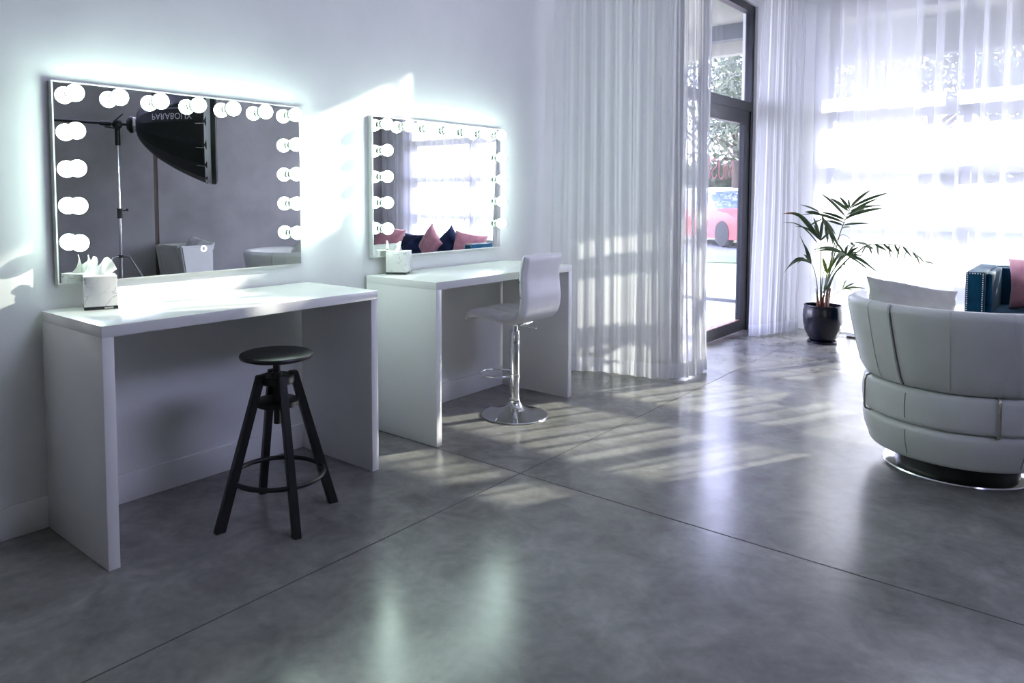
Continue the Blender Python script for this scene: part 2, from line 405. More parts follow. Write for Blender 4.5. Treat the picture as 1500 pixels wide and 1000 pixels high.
# ------------------------------------------------------------------ curtains
def resample(path, step):
    pts = [Vector((*p, 0)) for p in path]; 
    # catmull-rom
    dense = []
    for i in range(len(pts) - 1):
        p0 = pts[max(i - 1, 0)]; p1 = pts[i]; p2 = pts[i + 1]; p3 = pts[min(i + 2, len(pts) - 1)]
        for k in range(24):
            t = k / 24
            dense.append(.5 * ((2 * p1) + (-p0 + p2) * t + (2 * p0 - 5 * p1 + 4 * p2 - p3) * t * t + (-p0 + 3 * p1 - 3 * p2 + p3) * t ** 3))
    dense.append(pts[-1])
    out = [dense[0]]; acc = 0
    for a, b in zip(dense, dense[1:]):
        d = (b - a).length; pos = 0
        while acc + (d - pos) >= step:
            pos += step - acc; out.append(a + (b - a) * (pos / d)); acc = 0
        acc += d - pos
    return out
def curtain(name, path_b, path_t, z0, z1, wl, amp, seed, m, label, group=None, step=.007, rows=22, hem=.11, tf=.0):
    rnd = random.Random(seed)
    pb = resample(path_b, step); n = len(pb)
    Lt = sum((Vector(b) - Vector(a)).length for a, b in zip(path_t, path_t[1:]))
    pt = resample(path_t, Lt / (n + 1)); 
    while len(pt) < n: pt.append(pt[-1] + (pt[-1] - pt[-2]))
    ph = 0; phases = []; amps = []
    for i in range(n):
        s = i * step
        w = wl * (1 + .75 * noise.noise(Vector((s * 3.1, seed * 7.3, 0))))
        ph += 2 * PI * step / w; phases.append(ph)
        amps.append(amp * (.75 + .9 * noise.noise(Vector((s * 4.3, seed * 3.1, 5)))))
    zs = [z0 + (z1 - z0) * (k / (rows - 1)) ** 1.25 for k in range(rows)]
    def pos(i, z, off=0.0):
        f = (z - z0) / (z1 - z0)
        def base(j): return pb[j] * (1 - f) + pt[j] * f
        a = base(max(i - 1, 0)); b = base(min(i + 1, n - 1)); t = (b - a).normalized(); nn = Vector((-t.y, t.x, 0))
        s = i * step; p = base(i)
        wob = noise.noise(Vector((s * 2.2, z * .55, seed)))
        wob2 = noise.noise(Vector((s * 9, z * 1.3, seed + 9)))
        phs = phases[i] + .9 * wob * (1 - f)
        w_ = math.sin(phs) + .33 * math.sin(2 * phs + 1.1) + .22 * math.sin(2.7 * phases[i] + seed)
        d = amps[i] * (w_ * (.8 + .35 * (1 - f)) + .5 * wob2) + .02 * wob
        tang = .35 * amps[i] * math.cos(phs) + tf * wl / (2 * PI) * (1 + .6 * noise.noise(Vector((s * 3.7, seed, 2)))) * math.sin(phs + .6)
        zz = z
        if z <= z0 + 1e-6: zz = z0 + .006 * (1 + noise.noise(Vector((s * 5, 3, seed))))
        return p + nn * (d + off) + t * tang + Vector((0, 0, zz))
    bm = bmesh.new()
    g = [[bm.verts.new(pos(i, z)) for i in range(n)] for z in zs]
    for r_ in range(rows - 1):
        for i in range(n - 1): bm.faces.new((g[r_][i], g[r_][i + 1], g[r_ + 1][i + 1], g[r_ + 1][i]))
    root = link(name, bm, m, smooth=True, recalc=False)
    tag(root, label, 'curtain', group)
    bm = bmesh.new()
    g = [[bm.verts.new(pos(i, z, -.0025)) for i in range(n)] for z in (z0 + .001, z0 + hem * .5, z0 + hem)]
    for r_ in range(2):
        for i in range(n - 1): bm.faces.new((g[r_][i], g[r_][i + 1], g[r_ + 1][i + 1], g[r_ + 1][i]))
    link('hem', bm, M['hem'], root, smooth=True, recalc=False)
    return root
ZT = 4.55
grp = None
curtain('sheer_curtain', [(3.55, -.10), (3.66, -.16), (3.80, -.36), (3.85, -.52), (3.87, -.62)],
        [(3.60, -.10), (3.70, -.18), (3.82, -.36), (3.87, -.50), (3.89, -.58)], .012, ZT, .10, .012, 3, M['sheer_dense'],
        'white sheer curtain against the wall behind the far end of the second white desk')
curtain('sheer_curtain', [(3.86, -.60), (3.88, -.72), (3.93, -.84), (4.07, -.95), (4.22, -.98), (4.38, -.975), (4.46, -.96)],
        [(3.90, -.58), (3.96, -.68), (4.05, -.76), (4.17, -.82), (4.30, -.87), (4.42, -.92), (4.48, -.95)], .012, ZT, .095, .015, 11, M['sheer_dense'],
        'white sheer curtain bunched left of the glass door, its folds reaching furthest into the room')
curtain('sheer_curtain', [(6.00, -.74), (6.10, -.80), (6.25, -.86), (6.45, -.92), (6.68, -.97)],
        [(6.26, -.74), (6.32, -.80), (6.42, -.86), (6.52, -.92), (6.66, -.98)], .012, ZT, .085, .017, 5, M['sheer_dense'],
        'narrow white sheer curtain gathered between the glass door and the palm corner')
curtain('sheer_curtain', [(6.73, -1.03), (6.74, -1.5), (6.75, -2.0)],
        [(6.73, -1.03), (6.74, -1.5), (6.75, -2.0)], .03, ZT, .17, .022, 27, M['sheer_corner'],
        'sunlit white sheer curtain over the large window behind the potted palm', tf=2.0)
curtain('sheer_curtain', [(6.70, -1.90), (6.71, -2.5), (6.72, -3.0), (6.74, -3.9), (6.73, -5.22)],
        [(6.70, -1.90), (6.71, -2.5), (6.72, -3.0), (6.74, -3.9), (6.73, -5.22)], .03, ZT, .17, .022, 23, M['sheer'],
        'sunlit white sheer curtain over the large window behind the blue sofa', step=.008, tf=2.0)
def rail(path):
    bm = bmesh.new(); tube(bm, [(p[0], p[1], ZT + .02) for p in path], .015, 8)
    return bm
tag(link('curtain_rail', rail([(3.55, -.10), (3.70, -.18), (3.85, -.42), (3.92, -.70), (4.05, -.85), (4.5, -.95), (6.2, -.72), (6.3, -.8), (6.5, -.92), (6.7, -1.0), (6.735, -1.2), (6.735, -5.15)]), M['steel']),
    'slim steel curtain track carrying the sheer curtains along the glazing', 'curtain rail')

# ------------------------------------------------------------------ desks
def desk(x0, Ln, label):
    D, Hh, t = .574, .90, .0434
    r = tag(empty('dressing_desk', (x0 + Ln / 2, -D / 2, 0)), label, 'desk', 'white waterfall make-up desks')
    at0(bxo('desktop', x0, x0 + Ln, -D, -.018, Hh - t, Hh, M['desk'], bev=.0025), r)
    at0(bxo('side_panel', x0, x0 + t, -D, -.018, 0, Hh - t + .0015, M['desk'], bev=.0025), r)
    at0(bxo('side_panel', x0 + Ln - t, x0 + Ln, -D, -.018, 0, Hh - t + .0015, M['desk'], bev=.0025), r)
    return r
desk(0.0, 1.332, 'white waterfall desk under the first lit mirror, black wooden stool at it')
desk(1.756, 1.349, 'white waterfall desk under the second lit mirror, white swivel stool at it')

# ------------------------------------------------------------------ mirrors
def mirror(x0, label):
    z0, z1, W, yf = 1.0, 1.832, 1.225, -.036
    r = tag(empty('lit_mirror', (x0 + W / 2, 0, z0)), label, 'mirror', 'bulb-lit make-up mirrors')
    bm = bmesh.new(); f = .006
    box(bm, x0, x0 + f, yf, -.001, z0, z1); box(bm, x0 + W - f, x0 + W, yf, -.001, z0, z1)
    box(bm, x0 + f, x0 + W - f, yf, -.001, z0, z0 + f); box(bm, x0 + f, x0 + W - f, yf, -.001, z1 - f, z1)
    box(bm, x0 + f, x0 + W - f, -.012, -.001, z0 + f, z1 - f)
    at0(link('mirror_frame', bm, M['mframe']), r)
    at0(bxo('mirror_glass', x0 + f, x0 + W - f, yf + .001, -.012, z0 + f, z1 - f, M['mirror']), r)
    # bulb kind
    xs = [x0 + .070 + k * .1812 for k in range(7)]
    zs = [1.782 - k * .1525 for k in range(5)]
    spots = [(x, zs[0]) for x in xs] + [(xs[0], z) for z in zs[1:]] + [(xs[-1], z) for z in zs[1:]]
    for k, (x, z) in enumerate(spots):
        if 'bulb' not in proto:
            Mx = Matrix.Rotation(PI / 2, 4, 'X')      # local +z -> -y
            bm = bmesh.new(); prof = [(0, .088)]
            for i in range(1, 15):
                a = i * PI / 17; prof.append((.0350 * math.sin(a), .0525 + .0350 * math.cos(a)))
            prof += [(.0150, .018), (.0145, .010)]
            lathe(bm, prof, 28, Mx); bo = auto(link('bulb', bm, M['bulb']), 60)
            bm = bmesh.new(); lathe(bm, [(0, .0255), (.018, .0255), (.0225, .022), (.0225, .013), (.020, .011), (.0225, .009), (.0225, .003), (.027, .0015), (.027, 0), (0, 0)], 24, Mx)
            so = auto(link('socket', bm, M['socket']), 30); so.parent = bo
            proto['bulb'] = bo
            o = bo
        else: o = copy_tree(proto['bulb'])
        o.parent = r; o.matrix_parent_inverse = r.matrix_basis.inverted(); o.location = (x, yf - .0005, z)
    # touch switch ring
    if x0 > 1: return r
    bm = bmesh.new(); tube(bm, [(x0 + .655 + .012 * math.cos(a), yf - .001, z0 + .115 + .012 * math.sin(a)) for a in [2 * PI * k / 20 for k in range(20)]], .0018, 6, closed=True)
    at0(link('touch_switch', bm, mat('switch_glow', (.9, .9, 1), .4, emis=(.7, .75, 1), estr=2.5)), r)
    return r
proto = {}
mirror(.060, 'large wall mirror ringed with lit round bulbs, reflecting the black softbox')
mirror(1.795, 'lit bulb mirror reflecting the bright window and the sofa cushions')

# ------------------------------------------------------------------ tissue boxes
def tissue_box(cx, cy, rz, label, shape):
    s = .062
    r = tag(empty('tissue_box', (cx, cy, .9), rz), label, 'tissue box', 'marble tissue boxes on the desks')
    bxo('box_body', -s, s, -s, s, .012, .137, M['marble'], r, bev=.002)
    bxo('box_base', -s - .001, s + .001, -s - .001, s + .001, 0, .013, M['darkbase'], r, bev=.001)
    bxo('label_plate', .012, .045, -s - .0022, -s - .0005, .003, .010, M['plate'], r)
    # tissue: folded sheet, two peaks
    bm = bmesh.new(); nu, nv = 43, 12; g = []
    for j in range(nv):
        v = j / (nv - 1); row = []
        for i in range(nu):
            u = i / (nu - 1); row.append(bm.verts.new(shape(u, v)))
        g.append(row)
    for j in range(nv - 1):
        for i in range(nu - 1): bm.faces.new((g[j][i], g[j][i + 1], g[j + 1][i + 1], g[j + 1][i]))
    o = link('tissue', bm, M['tissue'], r, smooth=True, recalc=False)
    md = o.modifiers.new('s', 'SOLIDIFY'); md.thickness = .0012
    return r
TOPL = [(-.060, .008), (-.046, .030), (-.032, .062), (-.021, .083), (-.010, .080), (-.005, .062), (-.006, .040), (.008, .052), (.020, .074), (.031, .079), (.046, .066), (.058, .042), (.066, .026), (.050, .012), (.038, .006)]
def sh_tall(u, v):
    f = u * (len(TOPL) - 1); k = min(int(f), len(TOPL) - 2); t = f - k
    x = TOPL[k][0] * (1 - t) + TOPL[k + 1][0] * t; z = TOPL[k][1] * (1 - t) + TOPL[k + 1][1] * t
    xb = -.040 + .080 * u
    return (xb * (1 - v) + x * v, .014 * math.sin(u * 15) * (.3 + v * .8) + .006 - .010 * v * v, .132 + z * v ** .8)
def sh_small(u, v):
    h = .055 * math.exp(-((u - .5) / .26) ** 2) + .004
    return ((-.028 + .056 * u) * (1 - .55 * v), .012 * math.sin(u * 11) * (.4 + v), .134 + h * v)
tissue_box(.195, -.112, math.radians(-20), 'marble tissue box with tall paper tufts on the nearer white desk', sh_tall)
tissue_box(1.958, -.084, math.radians(29), 'marble tissue box with a small paper tuft on the farther white desk', sh_small)

# ------------------------------------------------------------------ black wooden stool
st = tag(empty('bar_stool', (.690, -.640, 0)), 'black round-seated wooden stool with four splayed legs, at the nearer desk', 'stool')
lth('seat', [(0, .680), (.135, .680), (.150, .686), (.153, .694), (.150, .701), (.143, .704), (.06, .700), (0, .699)], M['black'], st, 56)
# screw with thread
prof = [(0, .40)]
z = .40
while z < .675: prof += [(.0135, z), (.0165, z + .004), (.0135, z + .008)]; z += .008
prof += [(0, .679)]
lth('screw', prof, M['blackplastic'], st, 20, ang=80)
lth('seat_plate', [(0, .664), (.055, .664), (.055, .681), (0, .681)], M['blackplastic'], st, 28)
lth('top_hub', [(.017, .575), (.068, .575), (.074, .580), (.074, .604), (.068, .609), (.024, .609), (.022, .622), (.017, .622)], M['black'], st, 32)
lth('middle_ring', [(.020, .480), (.085, .480), (.091, .484), (.091, .502), (.085, .506), (.020, .506)], M['black'], st, 36)
lg = [(-.258, .042), (-.078, -.228), (.238, -.068), (.092, .258)]
for lx, ly in lg:
    d = Vector((lx, ly, 0)).normalized()
    bm = bmesh.new()
    sd = Vector((-d.y, d.x, 0))
    top = d * .072; bot = d * Vector((lx, ly, 0)).length
    vs = []
    for (p, z, wr, wt) in ((bot, 0.0, .021, .0155), (top, .618, .017, .0155)):
        for a, b_ in ((-1, -1), (1, -1), (1, 1), (-1, 1)):
            vs.append(bm.verts.new(p + d * a * wr + sd * b_ * wt + Vector((0, 0, z))))
    for f in ((3, 2, 1, 0), (4, 5, 6, 7), (0, 1, 5, 4), (1, 2, 6, 5), (2, 3, 7, 6), (3, 0, 4, 7)): bm.faces.new([vs[i] for i in f])
    bmesh.ops.bevel(bm, geom=list(bm.edges), offset=.0025, segments=2, affect='EDGES')
    auto(link('leg', bm, M['black'], st))
tub('footrest', [(.190 * math.cos(a), .190 * math.sin(a), .185) for a in [2 * PI * k / 56 for k in range(56)]], .0105, M['black'], st, 12, closed=True)

# ------------------------------------------------------------------ white swivel bar stool
ws = tag(empty('bar_stool', (2.515, -.535, 0)), 'white padded bar stool with curved back on a chrome pedestal', 'stool')
lth('base', [(0, 0), (.205, 0), (.208, .004), (.203, .009), (.15, .020), (.10, .034), (.060, .052), (.042, .070), (.034, .088), (.034, .100), (.030, .104), (0, .104)], M['chrome'], ws, 72, ang=30)
lth('post', [(0, .10), (.0285, .10), (.0285, .235), (.032, .238), (.032, .258), (.0285, .262), (.0285, .45), (.0285, .53), (.026, .534), (0, .534)], M['chrome'], ws, 36)
lth('gas_lift', [(0, .53), (.019, .53), (.019, .585), (0, .585)], M['chrome'], ws, 24)
tub('footrest', [(0, .022, .243)] + [(.105 * math.sin(a), .125 - .105 * math.cos(a) * 1.0, .243) for a in [(-.85 + 1.7 * k / 2) for k in ()]] +
    [(.112 * math.sin(a), .135 - .112 * math.cos(a), .243) for a in [2 * PI * k / 40 for k in range(0, 41)]][1:-1] + [(0, .0221, .243)], .008, M['chrome'], ws, 10)
tub('lever', [(.012, -.02, .566), (.03, -.09, .560), (.036, -.135, .556)], .0045, M['chrome'], ws, 8)
bxo('seat_plate', -.08, .08, -.08, .08, .578, .588, M['chrome'], ws, bev=.002)
# padded shell: side profile swept across width; y is forward
prof = []   # (y, z) centreline from seat front to back top
seatz = .625
cl = [(.235, .600), (.215, .628), (.16, .640), (.08, .632), (0, .626), (-.08, .622), (-.135, .630), (-.172, .660), (-.190, .70), (-.196, .76), (-.190, .82), (-.186, .88), (-.192, .94), (-.206, 1.0), (-.210, 1.012)]
def cr(pts, m_=6):
    P = [Vector(p + (0,)) for p in pts]; out = []
    for i in range(len(P) - 1):
        p0 = P[max(i - 1, 0)]; p1 = P[i]; p2 = P[i + 1]; p3 = P[min(i + 2, len(P) - 1)]
        for k in range(m_):
            t = k / m_; out.append(.5 * ((2 * p1) + (-p0 + p2) * t + (2 * p0 - 5 * p1 + 4 * p2 - p3) * t * t + (-p0 + 3 * p1 - 3 * p2 + p3) * t ** 3))
    out.append(P[-1]); return out
cp = cr(cl)
def shell_stool(th_in, th_out, W, tuft, name, m_):
    bm = bmesh.new(); n = len(cp); nu = 25; G = {}
    tot = [0]
    for a, b_ in zip(cp, cp[1:]): tot.append(tot[-1] + (b_ - a).length)
    for side in (0, 1):
        for i, p in enumerate(cp):
            t = (cp[min(i + 1, n - 1)] - cp[max(i - 1, 0)]).normalized(); nn = Vector((t.y, -t.x, 0))
            # nn should point to the sitter side
            if nn.dot(Vector((.05, .80, 0)) - p) < 0: nn = -nn
            e = min(tot[i], tot[-1] - tot[i]); er = min(1, e / .035); er = math.sqrt(max(0, 1 - (1 - er) ** 2))
            for k in range(nu):
                u = -1 + 2 * k / (nu - 1); eu = min(1, (1 - abs(u)) * W / .030); eu = math.sqrt(max(0, 1 - (1 - eu) ** 2))
                th = (th_in if side == 0 else th_out)
                groove = 0
                if tuft and side == 0:
                    for c_ in (-.34, .34): groove += math.exp(-((u - c_) / .035) ** 2)
                    s_ = tot[i]
                    for c_ in (.10, .19, .28, .46, .55, .64): groove += math.exp(-((s_ - c_) / .006) ** 2)
                th = th * (.25 + .75 * min(er, eu)) - min(groove, 1.2) * .012
                q = p + (nn if side == 0 else -nn) * th
                w_ = W * (1 - .06 * max(0, (tot[i] - tot[-1] * .55) / tot[-1]))
                G[side, i, k] = bm.verts.new((u * w_, q.x, q.y))
    for side in (0, 1):
        for i in range(n - 1):
            for k in range(nu - 1): bm.faces.new((G[side, i, k], G[side, i, k + 1], G[side, i + 1, k + 1], G[side, i + 1, k]))
    for i in range(n - 1):
        for k in (0, nu - 1): bm.faces.new((G[0, i, k], G[0, i + 1, k], G[1, i + 1, k], G[1, i, k]))
    for k in range(nu - 1):
        for i in (0, n - 1): bm.faces.new((G[0, i, k], G[0, i, k + 1], G[1, i, k + 1], G[1, i, k]))
    return auto(link(name, bm, m_, ws), 70)
shell_stool(.030, .024, .195, True, 'seat', M['leather2'])
tub('edge_piping', [(-.195, p.x, p.y) for p in cp[6:-3]], .0035, M['leather2'], ws, 8)

# ------------------------------------------------------------------ soft goods
def pillow(name, w, h, t, m_, puff=1.0, seed=0, crease=.012):
    bm = bmesh.new(); n = 22; G = {}
    for s in (1, -1):
        for i in range(n + 1):
            for j in range(n + 1):
                u = -1 + 2 * i / n; v = -1 + 2 * j / n
                e = (max(0, 1 - abs(u) ** 2.2) * max(0, 1 - abs(v) ** 2.2)) ** .5
                pin = 1 - .10 * (1 - abs(v) ** 2) * abs(u) ** 3; pin2 = 1 - .10 * (1 - abs(u) ** 2) * abs(v) ** 3
                x = u * w / 2 * pin; z = v * h / 2 * pin2
                y = s * t / 2 * e + crease * noise.noise(Vector((u * 2.2, v * 2.6, seed))) + crease * .6 * noise.noise(Vector((u * 6, v * 5, seed + 3))) * e
                if s == -1 and (i in (0, n) or j in (0, n)): G[s, i, j] = G[1, i, j]
                else: G[s, i, j] = bm.verts.new((x, y, z))
    for s in (1, -1):
        for i in range(n):
            for j in range(n): bm.faces.new((G[s, i, j], G[s, i + 1, j], G[s, i + 1, j + 1], G[s, i, j + 1]))
    return link(name, bm, m_, smooth=True)

# ------------------------------------------------------------------ white barrel swivel chairs
def barrel_chair(loc, face, label):
    """face: direction (radians) the sitter looks"""
    r = tag(empty('swivel_armchair', loc, face), label, 'armchair', 'white barrel swivel armchairs')
    lth('base_ring', [(0, 0), (.318, 0), (.322, .006), (.318, .012), (.300, .016), (0, .016)], M['steel'], r, 72)
    lth('plinth', [(0, .016), (.265, .016), (.265, .10), (0, .10)], M['blackplastic'], r, 48)
    def tier(z0, z1, r0, r1, name, rb=.022, a0=0, a1=2 * PI):
        prof = [(0, z0)]
        def rnd_(cx, cz, a_s, a_e):
            for k in range(6):
                a = a_s + (a_e - a_s) * k / 5; prof.append((cx + rb * math.cos(a), cz + rb * math.sin(a)))
        rnd_(r0 - rb, z0 + rb, -PI / 2, 0); 
        mid = (z0 + z1) / 2; prof.append(((r0 + r1) / 2 + .006, mid))
        rnd_(r1 - rb, z1 - rb, 0, PI / 2); prof.append((0, z1))
        return lth(name, prof, M['leather'], r, 96, ang=60)
    tier(.10, .275, .388, .418, 'lower_tier', .03)
    tier(.277, .450, .420, .418, 'upper_tier', .028)
    # shell back with arms: wraps 250 degrees round the back (local +x is forward)
    bm = bmesh.new(); nseg = 96; half = math.radians(128)
    rows = []
    for i in range(nseg + 1):
        a = PI - half + 2 * half * i / nseg
        q = abs(a - PI) / half
        drop = .0 if q < .80 else .05 * ((q - .80) / .20) ** 2
        zt_ = .848 - drop; ro, ri = .500, .430
        endr = 1.0 if q < .95 else .9
        prof = [(.385, .452), (.410, .462), (.430, .50), (.452, .58), (.475, .68), (.493, .77), (ro, .81 - drop), (ro - .004, zt_ - .018), (ro - .020, zt_ - .003), (ro - .038, zt_), (ri + .010, zt_ - .006), (ri - .002, zt_ - .025), (ri - .012, .76 - drop), (.375, .60), (.345, .452)]
        rows.append([bm.verts.new((p[0] * math.cos(a), p[0] * math.sin(a), p[1])) for p in prof])
    k = len(prof)
    for i in range(nseg):
        for j in range(k): bm.faces.new((rows[i][j], rows[i + 1][j], rows[i + 1][(j + 1) % k], rows[i][(j + 1) % k]))
    bm.faces.new(rows[0][::-1]); bm.faces.new(rows[-1])
    auto(link('back_shell', bm, M['leather'], r), 60)
    # seams on the shell
    outer = [(.4115, .462), (.4315, .50), (.4535, .58), (.4765, .68), (.4945, .77), (.5010, .81), (.498, .832), (.484, .8455)]
    for ad_ in (-112, -84, -50, -5, 23, 52, 80, 112):
        a = PI + math.radians(ad_)
        tub('seam', [(p[0] * math.cos(a), p[0] * math.sin(a), p[1]) for p in outer], .0022, M['leather'], r, 6)
    # piping with zip gap
    for ad_ in (-33, 98):
        a = PI + math.radians(ad_); a2 = a + .016
        tub('piping', [((p[0] + .004) * math.cos(a - .05 * (1 - t)), (p[0] + .004) * math.sin(a - .05 * (1 - t)), p[1]) for p, t in zip(outer, [1, .9, .7, .5, .3, .2, .1, .1])], .006, M['leather'], r, 8)
        tub('zip', [((p[0]) * math.cos(a2 - .05 * (1 - t)), (p[0]) * math.sin(a2 - .05 * (1 - t)), p[1]) for p, t in zip(outer[:-2], [1, .9, .7, .5, .3, .2])], .0032, M['seam'], r, 6)
    # tier seams + metal clips
    for ad_ in (-150, -98, -30, 38, 96, 160):
        a = PI + math.radians(ad_)
        tub('tier_seam', [(r_ * math.cos(a), r_ * math.sin(a), z_) for r_, z_ in ((.392, .125), (.4105, .19), (.4185, .25))], .0018, M['seam'], r, 6)
        tub('tier_seam', [(r_ * math.cos(a), r_ * math.sin(a), z_) for r_, z_ in ((.4205, .305), (.4255, .365), (.4195, .425))], .0018, M['seam'], r, 6)
    for ad_ in CLIPS:
        a = PI + math.radians(ad_)
        pts = [(.36, .455), (.405, .459), (.428, .448), (.434, .428), (.434, .300), (.428, .280), (.405, .270)]
        tub('metal_clip', [(r_ * math.cos(a), r_ * math.sin(a), z_) for r_, z_ in pts], .006, M['nickel'], r, 10)
    # seat cushion
    bm = bmesh.new(); lathe(bm, [(0, .45), (.30, .45), (.335, .47), (.335, .51), (.30, .535), (.15, .548), (0, .55)], 64)
    auto(link('seat_cushion', bm, M['leather'], r), 60)
    return r
CAMF = math.atan2(.65349, .75453)
CLIPS = (-66, 21, 100, 165)
# near chair: its back faces the camera
vdir = Vector((3.27 + 1.136, -2.73 + 3.25)).normalized()
face1 = math.atan2(-.35, 1.0) + .35
ch1 = barrel_chair((3.26, -2.745, 0), .12, 'white leather swivel armchair seen from behind at the right edge')
p1 = pillow('throw_pillow', .47, .28, .17, M['cushion'], seed=2)
p1.location = (3.30, -2.60, .0); 
tag(p1, 'cream pillow leaning inside the nearest white swivel armchair', 'pillow')
# small square tub chair by the concrete wall, only seen in the mirror
tc_ = tag(empty('tub_chair', (3.30, -4.92, 0)), 'small pale square tub chair by the concrete wall, seen in the first mirror', 'armchair')
def t_(o): return at0(o, tc_)
def wedge(name, x0b, x1b, x0t, x1t, ya, yb, z0, z1, m_, bev=.015):
    bm = bmesh.new()
    vs = [bm.verts.new(p) for p in ((x0b, ya, z0), (x1b, ya, z0), (x1b, yb, z0), (x0b, yb, z0), (x0t, ya, z1), (x1t, ya, z1), (x1t, yb, z1), (x0t, yb, z1))]
    for f in ((3, 2, 1, 0), (4, 5, 6, 7), (0, 1, 5, 4), (1, 2, 6, 5), (2, 3, 7, 6), (3, 0, 4, 7)): bm.faces.new([vs[k] for k in f])
    bmesh.ops.bevel(bm, geom=list(bm.edges), offset=bev, segments=3, affect='EDGES')
    return t_(auto(link(name, bm, m_), 40))
wedge('arm', 3.17, 3.47, 3.07, 3.47, -4.70, -4.61, .12, .80, M['leather'])
wedge('arm', 3.17, 3.47, 3.07, 3.47, -5.22, -5.13, .12, .80, M['leather'])
wedge('backrest', 3.17, 3.26, 3.07, 3.15, -5.13, -4.70, .12, .80, M['leather'])
wedge('seat', 3.22, 3.50, 3.20, 3.50, -5.13, -4.70, .12, .45, M['leather'])
for (x, y) in ((3.22, -4.66), (3.44, -4.66), (3.22, -5.17), (3.44, -5.17)):
    bm = bmesh.new(); cyl(bm, (x, y, 0), (x, y, .13), .014, .02, 12); t_(auto(link('leg', bm, M['black'])))
p2 = pillow('throw_pillow', .44, .44, .20, M['leather2'], seed=5, crease=.03)
tag(p2, 'plump white pillow sitting in the small tub chair, seen in the mirror', 'pillow')
def place(o, loc, lean, rz, roll=0): o.location = loc; o.rotation_euler = (lean, roll, rz)
# pillow local: x width, y thickness, z height
place(p1, (3.15, -2.55, .785), math.radians(-20), math.radians(-50), math.radians(10))
place(p2, (3.42, -4.915, .665), math.radians(24), math.radians(84), math.radians(10))

# ------------------------------------------------------------------ sofa
sx0, sx1, sy0, sy1 = 5.62, 6.58, -5.05, -2.49
sf = tag(empty('sofa', ((sx0 + sx1) / 2, (sy0 + sy1) / 2, 0)), 'teal velvet sofa with nailhead trim standing before the bright window', 'sofa')
def so(o): return at0(o, sf)
ST = .785
def tuft_panel(name, w, h, m_, nx, nz, depth=.028, thick=.10):
    """local: x width, z height, front at y=0 facing -y"""
    bm = bmesh.new(); nu, nv = nx * 8, nz * 8; g = []
    btn = []
    for j in range(nz + 1):
        for i in range(nx + 1):
            off = .5 if j % 2 else 0
            btn.append(((i + off) / nx * w, j / nz * h))
    for j in range(nv + 1):
        row = []
        for i in range(nu + 1):
            x = w * i / nu; z = h * j / nv
            d = min(math.hypot(x - bx_, z - bz_) for bx_, bz_ in btn)
            y = -depth * min(1, d / (.5 * w / nx)) ** .6
            row.append(bm.verts.new((x, y, z)))
        g.append(row)
    for j in range(nv):
        for i in range(nu): bm.faces.new((g[j][i], g[j][i + 1], g[j + 1][i + 1], g[j + 1][i]))
    # back
    e = [g[0][0], g[0][nu], g[nv][nu], g[nv][0]]
    bk = [bm.verts.new((v.co.x, thick, v.co.z)) for v in e]
    bm.faces.new(bk[::-1])
    bm.faces.new([v for v in g[0]][::-1] + [bk[0], bk[1]]); bm.faces.new([v for v in g[nv]] + [bk[2], bk[3]])
    bm.faces.new([g[j][0] for j in range(nv + 1)] + [bk[3], bk[0]]); bm.faces.new([g[j][nu] for j in range(nv, -1, -1)] + [bk[1], bk[2]])
    return auto(link(name, bm, m_), 60)
so(bxo('base', sx0 + .03, sx1, sy0 + .02, sy1 - .02, .10, .34, M['teal'], bev=.015))
so(bxo('back_frame', sx1 - .12, sx1, sy0, sy1, .10, ST - .01, M['teal'], bev=.02))
bk = tuft_panel('back_padding', (sy1 - sy0) - .26, .38, M['teal'], 9, 2, thick=.06)
bk.matrix_world = Matrix.Translation((sx1 - .17, sy1 - .13, ST - .40)) @ Matrix.Rotation(-PI / 2, 4, 'Z'); bpy.context.view_layer.update(); so(bk)
for ya, yb in ((sy1 - .125, sy1), (sy0, sy0 + .125)):
    arm = so(bxo('arm', sx0, sx1 - .11, ya, yb, .10, ST, M['teal'], bev=.014))
    bm = bmesh.new()
    z = .13
    while z < ST - .02:
        for yy in (ya + .014, yb - .014): sphere(bm, (sx0 - .0005, yy, z), .0058, 8, 5, (.5, 1, 1))
        z += .0165
    y_ = ya + .014
    while y_ < yb - .01:
        sphere(bm, (sx0 - .0005, y_, ST - .014), .0058, 8, 5, (.5, 1, 1)); y_ += .0165
    o = link('nailhead_trim', bm, M['stud'], smooth=True); o.parent = arm; o.matrix_parent_inverse = (sf.matrix_basis.inverted()).inverted() @ Matrix.Identity(4) if False else Matrix.Identity(4)
so(bxo('arm_padding', sx0 + .05, sx1 - .18, sy1 - .165, sy1 - .118, .42, ST - .012, M['teal'], bev=.02, seg=4))
w_ = ((sy1 - .13) - (sy0 + .13)) / 3
for k in range(3):
    so(bxo('seat_cushion', sx0 + .02, sx1 - .20, sy0 + .13 + k * w_ + .004, sy0 + .13 + (k + 1) * w_ - .004, .335, .47, M['teal'], bev=.03, seg=4))
for (x, y) in ((sx0 + .06, sy0 + .08), (sx0 + .06, sy1 - .08), (sx1 - .06, sy0 + .08), (sx1 - .06, sy1 - .08)):
    bm = bmesh.new(); cyl(bm, (x, y, 0), (x, y, .105), .018, .028, 16); so(auto(link('leg', bm, M['black'])))
